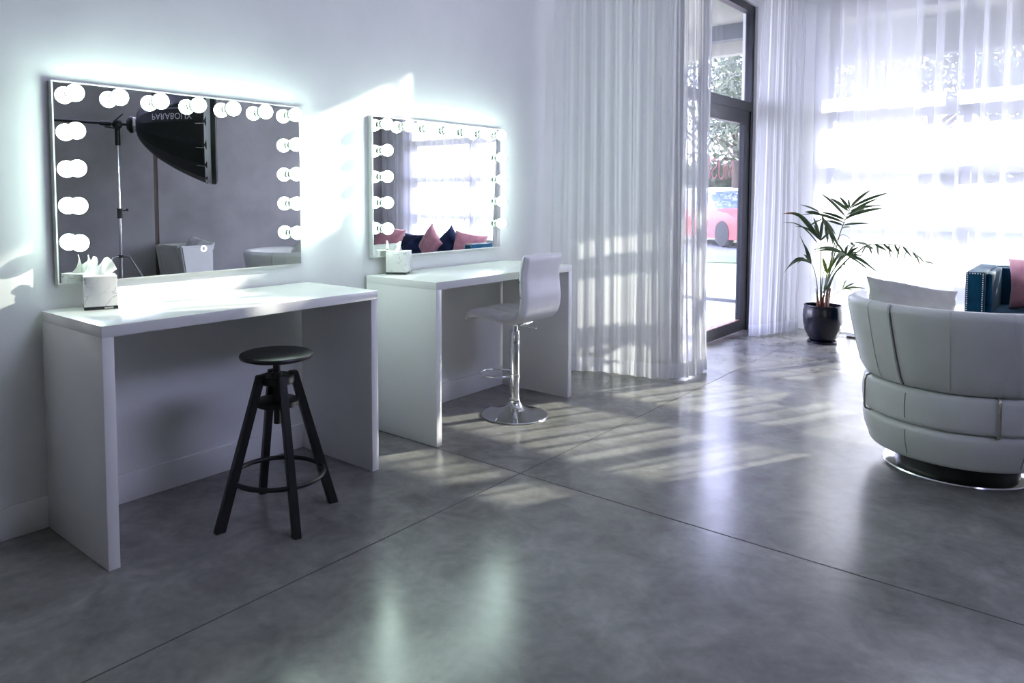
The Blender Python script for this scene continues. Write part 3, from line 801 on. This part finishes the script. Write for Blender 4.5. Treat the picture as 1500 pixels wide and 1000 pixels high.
# cushions on the sofa (x ~ 6.05), yaw about z; pillow local y faces
def cush(label, m_, y, x, z, w, h, rz, lean, roll, seed):
    o = pillow('throw_pillow', w, h, .17, m_, seed=seed)
    place(o, (x, y, z), math.radians(lean), math.radians(rz), math.radians(roll)); tag(o, label, 'pillow', 'velvet pillows on the sofa'); return o
cush('pink velvet pillow nearest the sofa arm with the nailhead trim', M['pink'], -2.93, 6.08, .69, .46, .42, 72, 14, 8, 1)
cush('small navy velvet pillow on the sofa between two pink ones', M['navy'], -3.30, 6.12, .685, .44, .42, 98, 16, 45, 2)
cush('pink patterned pillow on the sofa, standing on its corner in the mirror', M['pink'], -3.62, 6.10, .71, .42, .42, 112, 12, 38, 3)
cush('wide navy velvet pillow at the middle of the sofa back', M['navy'], -4.02, 6.20, .65, .46, .40, 90, 14, 0, 4)
cush('largest pink velvet pillow, leaning in the far half of the sofa', M['pink'], -4.42, 6.06, .71, .52, .48, 84, 16, 10, 5)

# ------------------------------------------------------------------ potted palm
PX, PY = 6.20, -1.34
pl = tag(empty('potted_palm', (PX, PY, 0)), 'kentia palm with arching fronds in a glossy dark pot, by the window corner', 'potted plant')
lth('saucer', [(0, 0), (.118, 0), (.126, .006), (.128, .022), (.122, .024), (.118, .012), (0, .012)], M['pot'], pl, 48)
lth('pot', [(0, .013), (.10, .013), (.108, .03), (.125, .06), (.152, .12), (.166, .19), (.170, .25), (.167, .30), (.160, .335), (.163, .350), (.160, .356), (.150, .354), (.149, .33), (.152, .30), (0, .30)], M['pot'], pl, 64)
bm = bmesh.new(); lathe(bm, [(0, .335), (.05, .333), (.10, .328), (.149, .322), (.149, .29), (0, .29)], 40)
for v in bm.verts:
    if v.co.z > .3: v.co.z += .006 * noise.noise(v.co * 40)
link('soil', bm, M['soil'], pl, smooth=True)
Rx = Vector((.6546, -.756, 0)).normalized(); Fx = Vector((.756, .6546, 0)); UZ = Vector((0, 0, 1))
S = 1 / 157.0
def pp(u, v, d=0.0):   # offsets in the plane facing the room, pot rim at (1203, 452)
    return Rx * ((u - 1205) * S) + UZ * (.355 + (452 - v) * S) + Fx * d
def leaflet(bm, a, tip, w, sag=.02, nrm=None, matx=0, seg=7, tipmat=None):
    a = Vector(a); tip = Vector(tip); ax = tip - a; Ln = ax.length; t = ax.normalized()
    side = t.cross(nrm if nrm is not None else Fx).normalized(); nn = side.cross(t).normalized()
    prev = None
    for i in range(seg + 1):
        f = i / seg
        wd_ = w * (math.sin(PI * min(1, f ** .75 * .98 + .02)) ** .8) * .5 + .0006
        c = a + ax * f + UZ * (sag * Ln * math.sin(PI * f)) 
        fold = nn * (wd_ * .35)
        cur = [bm.verts.new(c - side * wd_ + fold), bm.verts.new(c), bm.verts.new(c + side * wd_ + fold)]
        if prev:
            for k in (0, 1):
                fc = bm.faces.new((prev[k], prev[k + 1], cur[k + 1], cur[k])); fc.smooth = True
                fc.material_index = matx if not (tipmat is not None and f > .82) else tipmat
        prev = cur
def frond(stem, stem_r, leaves, young=False, tipdry=False):
    bm = bmesh.new()
    P = [pp(*p) for p in stem]
    # smooth stem
    Q = []
    for i in range(len(P) - 1):
        p0 = P[max(i - 1, 0)]; p1 = P[i]; p2 = P[i + 1]; p3 = P[min(i + 2, len(P) - 1)]
        for k in range(6):
            t = k / 6; Q.append(.5 * ((2 * p1) + (-p0 + p2) * t + (2 * p0 - 5 * p1 + 4 * p2 - p3) * t * t + (-p0 + 3 * p1 - 3 * p2 + p3) * t ** 3))
    Q.append(P[-1]); n = len(Q)
    tube(bm, Q, [stem_r * (1 - .8 * i / (n - 1)) + .0012 for i in range(n)], 7)
    for f in bm.faces: f.material_index = 2; f.smooth = True
    for lf in leaves:
        s, tu, tv, td, w = lf[:5]
        i = min(n - 1, max(0, int(round(s * (n - 1)))))
        leaflet(bm, Q[i], pp(tu, tv, td), w * 1.45, sag=lf[5] if len(lf) > 5 else .05, matx=1 if young else 0, tipmat=3 if (len(lf) > 6 and lf[6]) else None)
    return link('frond', bm, [M['leaf'], M['leafy'], M['stemg'], M['drytip']], pl, recalc=False)
# A  tall upright feather
frond([(1207, 432, 0), (1216, 400, .02), (1224, 370, .03), (1230, 345, .03), (1238, 322, .02), (1243, 309, .02)], .007,
      [(.98, 1272, 285, .02, .020), (.97, 1262, 297, .10, .012), (.99, 1247, 300, -.05, .010), (.95, 1240, 299, .05, .012), (.93, 1234, 299, -.04, .014), (.9, 1227, 295, .04, .020),
       (.92, 1295, 289, -.05, .018), (.85, 1288, 308, .08, .012), (.82, 1295, 307, .02, .010), (.86, 1216, 297, .08, .022), (.78, 1190, 290, -.08, .018), (.76, 1286, 312, -.04, .022),
       (.80, 1270, 297, -.14, .018), (.72, 1272, 313, .12, .020), (.70, 1182, 318, .1, .018), (.68, 1262, 334, -.08, .014), (.72, 1202, 318, .05, .018), (.66, 1212, 330, .1, .016), (.62, 1250, 340, .1, .014)])
# B  long right arching frond with drooping leaflets
bl = []
for k in range(15):
    s = .48 + .52 * k / 14; u = 1250 + 82 * (k / 14) ** .95
    bl.append((s, u + 10 + (k % 3) * 3, 372 + k * 1.6 + (8 if k % 2 else 0) - 3, .07 * (1 if k % 2 else -1) - .12, .017 - .0005 * k, .04, k > 11))
bl += [(.9, 1332, 394, -.12, .013, .05, True), (.5, 1258, 380, 0, .012), (.52, 1247, 362, .05, .014)]
frond([(1209, 430, 0), (1220, 405, -.02), (1235, 385, -.05), (1250, 372, -.07), (1258, 365, -.09), (1275, 362, -.16), (1295, 364, -.20), (1312, 374, -.24), (1324, 386, -.26)], .007, bl)
frond([(1210, 425, .02), (1222, 380, .08), (1236, 353, .12), (1248, 356, .1), (1251, 375, .08)], .003, [(.98, 1256, 392, .1, .008), (.85, 1254, 370, .05, .014), (.9, 1250, 366, .16, .010)])
# C  left upper fan
frond([(1201, 440, 0), (1200, 400, 0), (1198, 365, -.02), (1196, 358, -.03)], .005,
      [(.98, 1138, 320, -.06, .024, .22, True), (.96, 1172, 327, .05, .018), (.97, 1180, 325, -.10, .016, .1), (.95, 1202, 324, 0, .020), (.93, 1194, 335, .08, .016), (.92, 1164, 338, .04, .012, .16), (.9, 1209, 346, -.05, .012), (.6, 1150, 333, .1, .008, .2)])
# D  left lower drooping fan
frond([(1197, 445, 0), (1192, 420, -.04), (1186, 402, -.07), (1179, 390, -.09)], .0045,
      [(.98, 1137, 404, -.14, .016, .30), (.97, 1150, 397, -.05, .012, .26), (.98, 1161, 350, -.10, .008), (.96, 1171, 363, -.06, .022), (.95, 1153, 392, -.16, .010, .26), (.93, 1166, 377, -.12, .014, .1)])
# E  middle spray
frond([(1205, 435, 0), (1212, 405, -.05), (1222, 385, -.10), (1228, 378, -.12)], .006,
      [(.98, 1273, 406, -.15, .014, .08), (.96, 1262, 391, -.08, .014, .08), (.95, 1256, 402, -.20, .010, .06), (.97, 1172, 370, -.22, .018, .12), (.95, 1182, 374, -.1, .014, .12), (.94, 1200, 396, -.2, .026, .28),
       (.92, 1243, 374, -.1, .016), (.96, 1241, 366, -.16, .018), (.9, 1232, 366, -.05, .020), (.93, 1247, 362, -.05, .012), (.9, 1222, 362, -.2, .016), (.9, 1210, 358, -.12, .014), (.88, 1206, 400, -.16, .018, .2), (.9, 1252, 381, -.12, .012, .1)])
# F  left back feather
frond([(1208, 430, .03), (1219, 390, .05), (1222, 368, .06), (1212, 340, .06), (1201, 318, .05)], .005,
      [(.99, 1175, 307, .1, .010), (.97, 1177, 317, .02, .014), (.95, 1174, 323, .1, .006), (.9, 1216, 345, .1, .016), (.86, 1232, 352, .14, .016), (.84, 1224, 364, 0, .018), (.8, 1230, 372, .1, .016), (.92, 1208, 338, .02, .014), (.78, 1210, 364, 0, .020), (.72, 1236, 371, .12, .014), (.88, 1186, 342, .12, .010)])
# G  young leaves low
frond([(1212, 440, -.04), (1220, 432, -.08), (1226, 427, -.1)], .003, [(.95, 1253, 426, -.14, .012, .08), (.9, 1240, 418, -.12, .010), (.8, 1234, 414, -.05, .008), (.95, 1244, 431, -.05, .008, .1)], young=True)
frond([(1204, 440, -.03), (1204, 415, -.05), (1206, 405, -.05)], .004, [(.95, 1200, 382, -.03, .022), (.9, 1217, 380, -.08, .022), (.6, 1214, 404, .02, .014)], young=True)
frond([(1209, 440, 0), (1222, 408, .02), (1238, 393, .02)], .008, [(.9, 1234, 390, 0, .022)])
frond([(1202, 442, 0), (1208, 412, .06), (1214, 392, .06), (1220, 380, .06)], .004, [(.95, 1228, 372, .1, .014)])
# stem base
bm = bmesh.new()
for k, (a, b_, rr_) in enumerate((((1199, 455), (1196, 436), .010), ((1203, 456), (1203, 432), .014), ((1207, 456), (1210, 430), .018), ((1211, 456), (1215, 428), .013), ((1206, 457), (1206, 438), .014), ((1195, 455), (1193, 428), .006))):
    d = .03 * math.sin(k * 2.1); tube(bm, [pp(a[0], a[1] + 3, d), pp((a[0] + b_[0]) / 2, (a[1] + b_[1]) / 2, d * .8), pp(b_[0], b_[1], d * .4)], [rr_, rr_ * .8, rr_ * .45], 10)
auto(link('stem_base', bm, M['stemr'], pl), 60)

# dark gap under the window curtain, its shade drawn as a black block
tag(bxo('hem_gap', 6.60, 6.64, -1.53, -1.45, 0, .018, M['blackplastic'], bev=.003), 'dark gap at the curtain hem beside the palm, drawn as a black block', 'dark gap')

# ------------------------------------------------------------------ softbox + stand (seen in mirror)
SYb = -4.40
sb = tag(empty('light_stand', (2.30, SYb, 0)), 'chrome light stand with black boom clamp, seen in the first mirror', 'light stand')
def s_(o): return at0(o, sb)
X = 2.30; ZA = 2.093
for nm, z0, z1, rr_, mm in (('pole', .35, 1.17, .016, 'chrome'), ('pole', 1.15, 1.92, .013, 'chrome')):
    bm = bmesh.new(); cyl(bm, (X, SYb, z0), (X, SYb, z1), rr_, seg=20); s_(auto(link(nm, bm, M[mm])))
def blk(name, z0, z1, r_): 
    bm = bmesh.new(); cyl(bm, (X, SYb, z0), (X, SYb, z1), r_, seg=16); return s_(auto(link(name, bm, M['blackplastic'])))
c_ = blk('collar', 1.14, 1.24, .026)
bm = bmesh.new(); cyl(bm, (X + .02, SYb, 1.22), (X + .06, SYb, 1.22), .006); sphere(bm, (X + .07, SYb, 1.225), .014); s_(auto(link('knob', bm, M['blackplastic'])))
blk('spigot', 1.88, 2.07, .026)
bm = bmesh.new(); sphere(bm, (X, SYb, ZA), .05, 20, 12, (1, .7, 1)); tube(bm, [(X - .03, SYb + .04, ZA + .02), (X + .06, SYb + .05, ZA + .10)], .007, 8); tube(bm, [(X + .03, SYb + .04, ZA - .05), (X - .11, SYb + .05, ZA - .03)], .007, 8)
s_(auto(link('boom_clamp', bm, M['blackplastic'])))
bm = bmesh.new(); tube(bm, [(X - .62, SYb, ZA + .03), (X + .20, SYb, ZA - .005)], .013, 12); tube(bm, [(X - .16, SYb, ZA + .01), (X - .06, SYb, ZA + .005)], .024, 12); s_(auto(link('boom_arm', bm, M['blackplastic'])))
blk('spreader', .735, .765, .03)
for k in range(3):
    a = math.radians(20 + 120 * k)
    d = Vector((math.cos(a), math.sin(a), 0)); c0 = Vector((X, SYb, 0))
    bm = bmesh.new(); tube(bm, [c0 + d * .03 + UZ * .75, c0 + d * .09 + UZ * .745, c0 + d * .55 + UZ * .012], .011, 10); s_(auto(link('leg', bm, M['steel'])))
    bm = bmesh.new(); tube(bm, [c0 + d * .018 + UZ * .38, c0 + d * .30 + UZ * .395], .006, 8); s_(auto(link('brace', bm, M['steel'])))
sx = X + .18; RR = .60; LL = .68
def para(x): return RR * math.sqrt(max(0.0, (x - sx + .02)) / (LL + .02))
so_ = tag(empty('softbox', (sx, SYb, ZA)), 'black parabolic studio softbox with white lettering, hung on the light stand', 'softbox')
bm = bmesh.new(); ns = 16; G = []
NX = 18
for i in range(NX + 1):
    x = sx + LL * (i / NX) ** 1.4; rr_ = para(x) if i else .085
    row = []
    for k in range(ns * 4):
        a = 2 * PI * (k + .0) / (ns * 4); q = (k % 4) / 4.0; flat = math.cos(PI / ns) / math.cos((q - .5) * 2 * PI / ns)
        flat = 1 - (1 - flat) * 1.0
        row.append(bm.verts.new((x, SYb + rr_ * flat * math.cos(a), ZA + rr_ * flat * math.sin(a))))
    G.append(row)
for i in range(NX):
    for k in range(ns * 4): bm.faces.new((G[i][k], G[i][(k + 1) % (ns * 4)], G[i + 1][(k + 1) % (ns * 4)], G[i + 1][k]))
shell = at0(auto(link('shell', bm, M['blackfabric']), 12), so_)
md = shell.modifiers.new('s', 'SOLIDIFY'); md.thickness = .006
MX = Matrix.Translation((sx, SYb, ZA)) @ Matrix.Rotation(PI / 2, 4, 'Y')
at0(lth('diffuser', [(0, LL - .02), (RR - .01, LL - .02), (RR - .004, LL + .045), (0, LL + .045)], M['whitefab'], None, 64, MX), so_)
at0(lth('rim', [(RR - .02, LL + .04), (RR + .004, LL + .04), (RR + .004, LL + .085), (RR - .03, LL + .10), (RR - .03, LL + .09)], M['blackfabric'], None, 64, MX), so_)
at0(lth('speed_ring', [(0, -.09), (.05, -.09), (.085, -.06), (.085, -.03), (.072, -.03), (.072, 0.02), (.085, .03), (0, .03)], M['blackplastic'], None, 40, MX), so_)
at0(lth('ring_collar', [(.074, -.028), (.079, -.028), (.079, -.002), (.074, -.002)], M['steel'], None, 40, MX), so_)
# lettering, upside down as hung, wrapped on the shell
fc = bpy.data.curves.new('lettering', 'FONT'); fc.body = 'PARABOLIX'; fc.size = .088; fc.align_x = 'CENTER'; fc.resolution_u = 3
tmp = bpy.data.objects.new('lettering_tmp', fc); C.objects.link(tmp); bpy.context.view_layer.update()
tm = bpy.data.meshes.new_from_object(tmp); C.objects.unlink(tmp); bpy.data.objects.remove(tmp)
bm = bmesh.new(); bm.from_mesh(tm)
bmesh.ops.subdivide_edges(bm, edges=[e for e in bm.edges if e.calc_length() > .02], cuts=2)
bmesh.ops.triangulate(bm, faces=bm.faces)
bm2 = bm
def wrap(x, dz):
    r_ = para(x) + .004; zz = dz
    return Vector((x, SYb + math.sqrt(max(0, r_ * r_ - zz * zz)) + .002, ZA + zz))
for v in bm.verts:
    x = sx + .36 + v.co.x * .82; z = .085 - v.co.y
    v.co = wrap(x, z)
tube(bm, [wrap(sx + .20 + .016 * k, .135) for k in range(18)], .002, 4)
at0(link('lettering', bm, mat('white_print', (.7, .7, .72), .6), recalc=False), so_)
for zz in (-.02, .22, -.25, -.42):
    bm = bmesh.new(); p = wrap(sx + LL - .10, zz * 1.0); q = wrap(sx + LL - .01, zz * 1.03); tube(bm, [p, q], .004, 6); at0(link('rib_tab', bm, M['steel']), so_)

ROT = math.radians(31)
sb.rotation_euler.z = ROT
so_.location = (X + .18 * math.cos(ROT), SYb + .18 * math.sin(ROT), ZA); so_.rotation_euler.z = ROT

# ------------------------------------------------------------------ outdoors
struct(bxo('ground', -4, 60, -14, 60, -.40, -.20, M['paving']))
struct(bxo('path', -1, 8.3, YD + .12, 2.5, -.2, -.01, M['porch']))
struct(bxo('path_side', XW + .15, 8.3, -14, YD + .12, -.2, -.01, M['porch']))
bm = bmesh.new(); box(bm, 8.3, 8.42, -3.4, 2.5, -.2, .03); box(bm, 8.3, 8.42, 2.5, 2.62, -.2, .03)
struct(link('kerb', bm, M['beamgrey']))
D2 = Vector((.9, .43, 0)).normalized()
def strip(name, d0, d1, z, m_):
    bm = bmesh.new(); Mx = Matrix.Rotation(math.atan2(D2.y, D2.x), 4, 'Z'); box(bm, d0, d1, -40, 40, -.3, z, Mx); return struct(link(name, bm, m_))
strip('lawn', 15.6, 17.4, -.17, M['grass'])
strip('road', 17.4, 30.0, -.18, M['asphalt'])
strip('lawn_1', 30.0, 60.0, -.15, M['grass'])
# canopy along both facades
bm = bmesh.new(); box(bm, XW + .15, 7.9, -12, 2.4, 3.2, 3.38); box(bm, 4.3, XW + .15, YD + .12, 2.4, 3.2, 3.38); box(bm, 7.75, 7.9, -.4, 2.4, 3.05, 3.2)
struct(link('ceiling_canopy', bm, M['soffit']))
bm = bmesh.new(); box(bm, 7.75, 7.9, -12, -.4, 2.80, 2.97); box(bm, XW, XW + .15, YD + .12, 2.4, 3.04, 3.2)
struct(link('beam', bm, M['beamgrey']))
struct(bxo('beam_fascia', 7.77, 7.88, -12, -.4, 2.97, 3.2, M['fascia']))

def tree(x, y, h, w, label, seed, n=1500):
    rnd = random.Random(seed)
    r = tag(empty('tree', (x, y, -.2)), label, 'tree')
    bm = bmesh.new()
    tube(bm, [(0, 0, 0), (.1, .05, h * .3), (-.05, .1, h * .6)], [.22, .16, .08], 10)
    for k in range(6):
        a = k * 1.05; tube(bm, [(0, .05, h * (.3 + .04 * k)), (w * .3 * math.cos(a), w * .3 * math.sin(a), h * (.5 + .05 * k))], [.08, .03], 7)
    auto(link('trunk', bm, M['bark'], r), 60)
    bm = bmesh.new()
    cl_ = [(Vector((rnd.uniform(-.75, .75) * w / 2, rnd.uniform(-.75, .75) * w / 2, h * rnd.uniform(.42, .92))), rnd.uniform(.12, .22) * w) for _ in range(16)]
    for i in range(n):
        c, rr_ = cl_[rnd.randrange(16)]
        d = Vector((rnd.gauss(0, 1), rnd.gauss(0, 1), rnd.gauss(0, 1))).normalized() * rr_ * rnd.uniform(.5, 1.1)
        p = c + d; s1 = rnd.uniform(.08, .17)
        a = Vector((rnd.gauss(0, 1), rnd.gauss(0, 1), rnd.gauss(0, 1))).normalized(); b_ = a.orthogonal().normalized()
        bm.faces.new([bm.verts.new(p + a * s1), bm.verts.new(p + b_ * s1 * .5), bm.verts.new(p - a * s1), bm.verts.new(p - b_ * s1 * .5)])
    link('leaves', bm, M['treeleaf'], r, recalc=False)
tree(29, 8.0, 9.0, 9.0, 'leafy tree just behind the red car, seen through the glass door', 1, 5000)
tree(36, 12.5, 11.5, 11, 'tall tree standing furthest back beyond the parked car', 2, 5000)
tree(25, 4.2, 6.9, 7, 'leafy tree beyond the large window, at its left end by the palm', 3, 4500)
tree(26.5, .8, 7.4, 7.5, 'leafy tree beyond the middle of the large window', 4, 4500)
tree(25, -3.2, 7.0, 7, 'leafy tree beyond the large window, above the blue sofa', 5, 4500)

bm = bmesh.new(); rnd = random.Random(9)
Mh = Matrix.Rotation(math.atan2(D2.y, D2.x), 4, 'Z')
for i in range(7000):
    p = Vector((rnd.uniform(31.0, 32.6), rnd.uniform(-22, 6), rnd.uniform(-.1, 3.0) + .5 * noise.noise(Vector((i * .01, 0, 0)))))
    a = Vector((rnd.gauss(0, 1), rnd.gauss(0, 1), rnd.gauss(0, 1))).normalized(); b_ = a.orthogonal().normalized(); s1 = rnd.uniform(.12, .26)
    bm.faces.new([bm.verts.new(Mh @ q) for q in (p + a * s1, p + b_ * s1 * .55, p - a * s1, p - b_ * s1 * .55)])
box(bm, 31.7, 32.2, -22, 6, -.2, 2.7, Mh)
tag(link('hedge', bm, M['treeleaf'], recalc=False), 'long clipped hedge along the far side of the road outside', 'hedge')
# red car
CARX, CARY = 22.6, 6.0
car = tag(empty('car', (CARX, CARY, -.18), math.atan2(-.80, -.6)), 'red car parked on the road outside the glass door', 'car')
car.scale = (1.22, 1.22, 1.22)
def car_bm(prof, w, taper):
    bm = bmesh.new(); n = len(prof); S_ = []
    for k in range(7):
        v = -1 + 2 * k / 6
        S_.append([bm.verts.new((x, v * w / 2 * (1 - taper * max(0, z - .85)), z - .05 * abs(v) ** 3)) for x, z in prof])
    for k in range(6):
        for i in range(n): bm.faces.new((S_[k][i], S_[k][(i + 1) % n], S_[k + 1][(i + 1) % n], S_[k + 1][i]))
    bm.faces.new(S_[0]); bm.faces.new(S_[-1][::-1]); return bm
auto(link('body', car_bm([(2.05, .25), (2.12, .5), (2.02, .72), (1.6, .88), (1.0, .96), (-1.6, .98), (-2.0, .92), (-2.1, .5), (-2.0, .25)], 1.75, .1), M['carred'], car), 40)
auto(link('cabin', car_bm([(1.02, .94), (.35, 1.38), (-.1, 1.45), (-1.1, 1.45), (-1.75, 1.20), (-1.95, .94)], 1.62, .35), M['carglass'], car), 40)
auto(link('roof', car_bm([(.34, 1.385), (-.1, 1.458), (-1.1, 1.458), (-1.6, 1.30), (-1.1, 1.48), (-.1, 1.485), (.3, 1.41)], 1.36, .0), M['headlamp'], car), 40)  # pale colour paints in the highlight on the red car's roof
for sx_, sy_ in ((1.35, .8), (1.35, -.8), (-1.3, .8), (-1.3, -.8)):
    wbm = bmesh.new(); lathe(wbm, [(0, -.1), (.2, -.1), (.31, -.09), (.33, -.05), (.33, .05), (.31, .09), (.2, .1), (0, .1)], 28, Matrix.Translation((sx_, sy_, .33)) @ Matrix.Rotation(PI / 2, 4, 'X'))
    auto(link('wheel', wbm, M['tyre'], car), 40)
for v in (.6, -.6):
    wbm = bmesh.new(); sphere(wbm, (2.02, v, .66), .13, 14, 8, (.5, 1.5, .55)); auto(link('headlight', wbm, M['headlamp'], car))
bm = bmesh.new(); box(bm, 2.09, 2.13, -.4, .4, .42, .52); link('grille', bm, M['tyre'], car)

# ------------------------------------------------------------------ light
sd = bpy.data.lights.new('sun', 'SUN'); so2 = bpy.data.objects.new('sun', sd); C.objects.link(so2)
sd.energy = 6.0; sd.angle = math.radians(.53); sd.color = (1, .93, .82)
dv = Vector((-.192, .087, -.083)).normalized()
so2.rotation_euler = dv.to_track_quat('-Z', 'Y').to_euler()
w = bpy.data.worlds.new('world'); scene.world = w; w.use_nodes = True; nt = w.node_tree; nt.nodes.clear()
out = nt.nodes.new('ShaderNodeOutputWorld'); bg = nt.nodes.new('ShaderNodeBackground')
tc = nt.nodes.new('ShaderNodeTexCoord'); sp = nt.nodes.new('ShaderNodeSeparateXYZ'); rp = nt.nodes.new('ShaderNodeValToRGB')
nt.links.new(tc.outputs['Generated'], sp.inputs[0]); nt.links.new(sp.outputs['Z'], rp.inputs['Fac'])
rp.color_ramp.elements[0].position = 0; rp.color_ramp.elements[0].color = (.73, .70, 1.0, 1)
rp.color_ramp.elements[1].position = .7; rp.color_ramp.elements[1].color = (.60, .57, 1.0, 1)
nt.links.new(rp.outputs['Color'], bg.inputs['Color']); bg.inputs['Strength'].default_value = 2.8
nt.links.new(bg.outputs[0], out.inputs['Surface'])

# ------------------------------------------------------------------ view
scene.view_settings.view_transform = 'Standard'; scene.view_settings.look = 'None'
scene.view_settings.gamma = 1; scene.view_settings.exposure = 2.6; scene.view_settings.use_curve_mapping = False
cy = scene.cycles
cy.max_bounces = 9; cy.diffuse_bounces = 4; cy.glossy_bounces = 4; cy.transparent_max_bounces = 28; cy.transmission_bounces = 4
cy.sample_clamp_indirect = 6; cy.caustics_reflective = False; cy.caustics_refractive = False
cy.use_denoising = True
try: cy.denoiser = 'OPENIMAGEDENOISE'; cy.denoising_input_passes = 'RGB_ALBEDO_NORMAL'
except Exception: pass
cy.use_light_tree = True
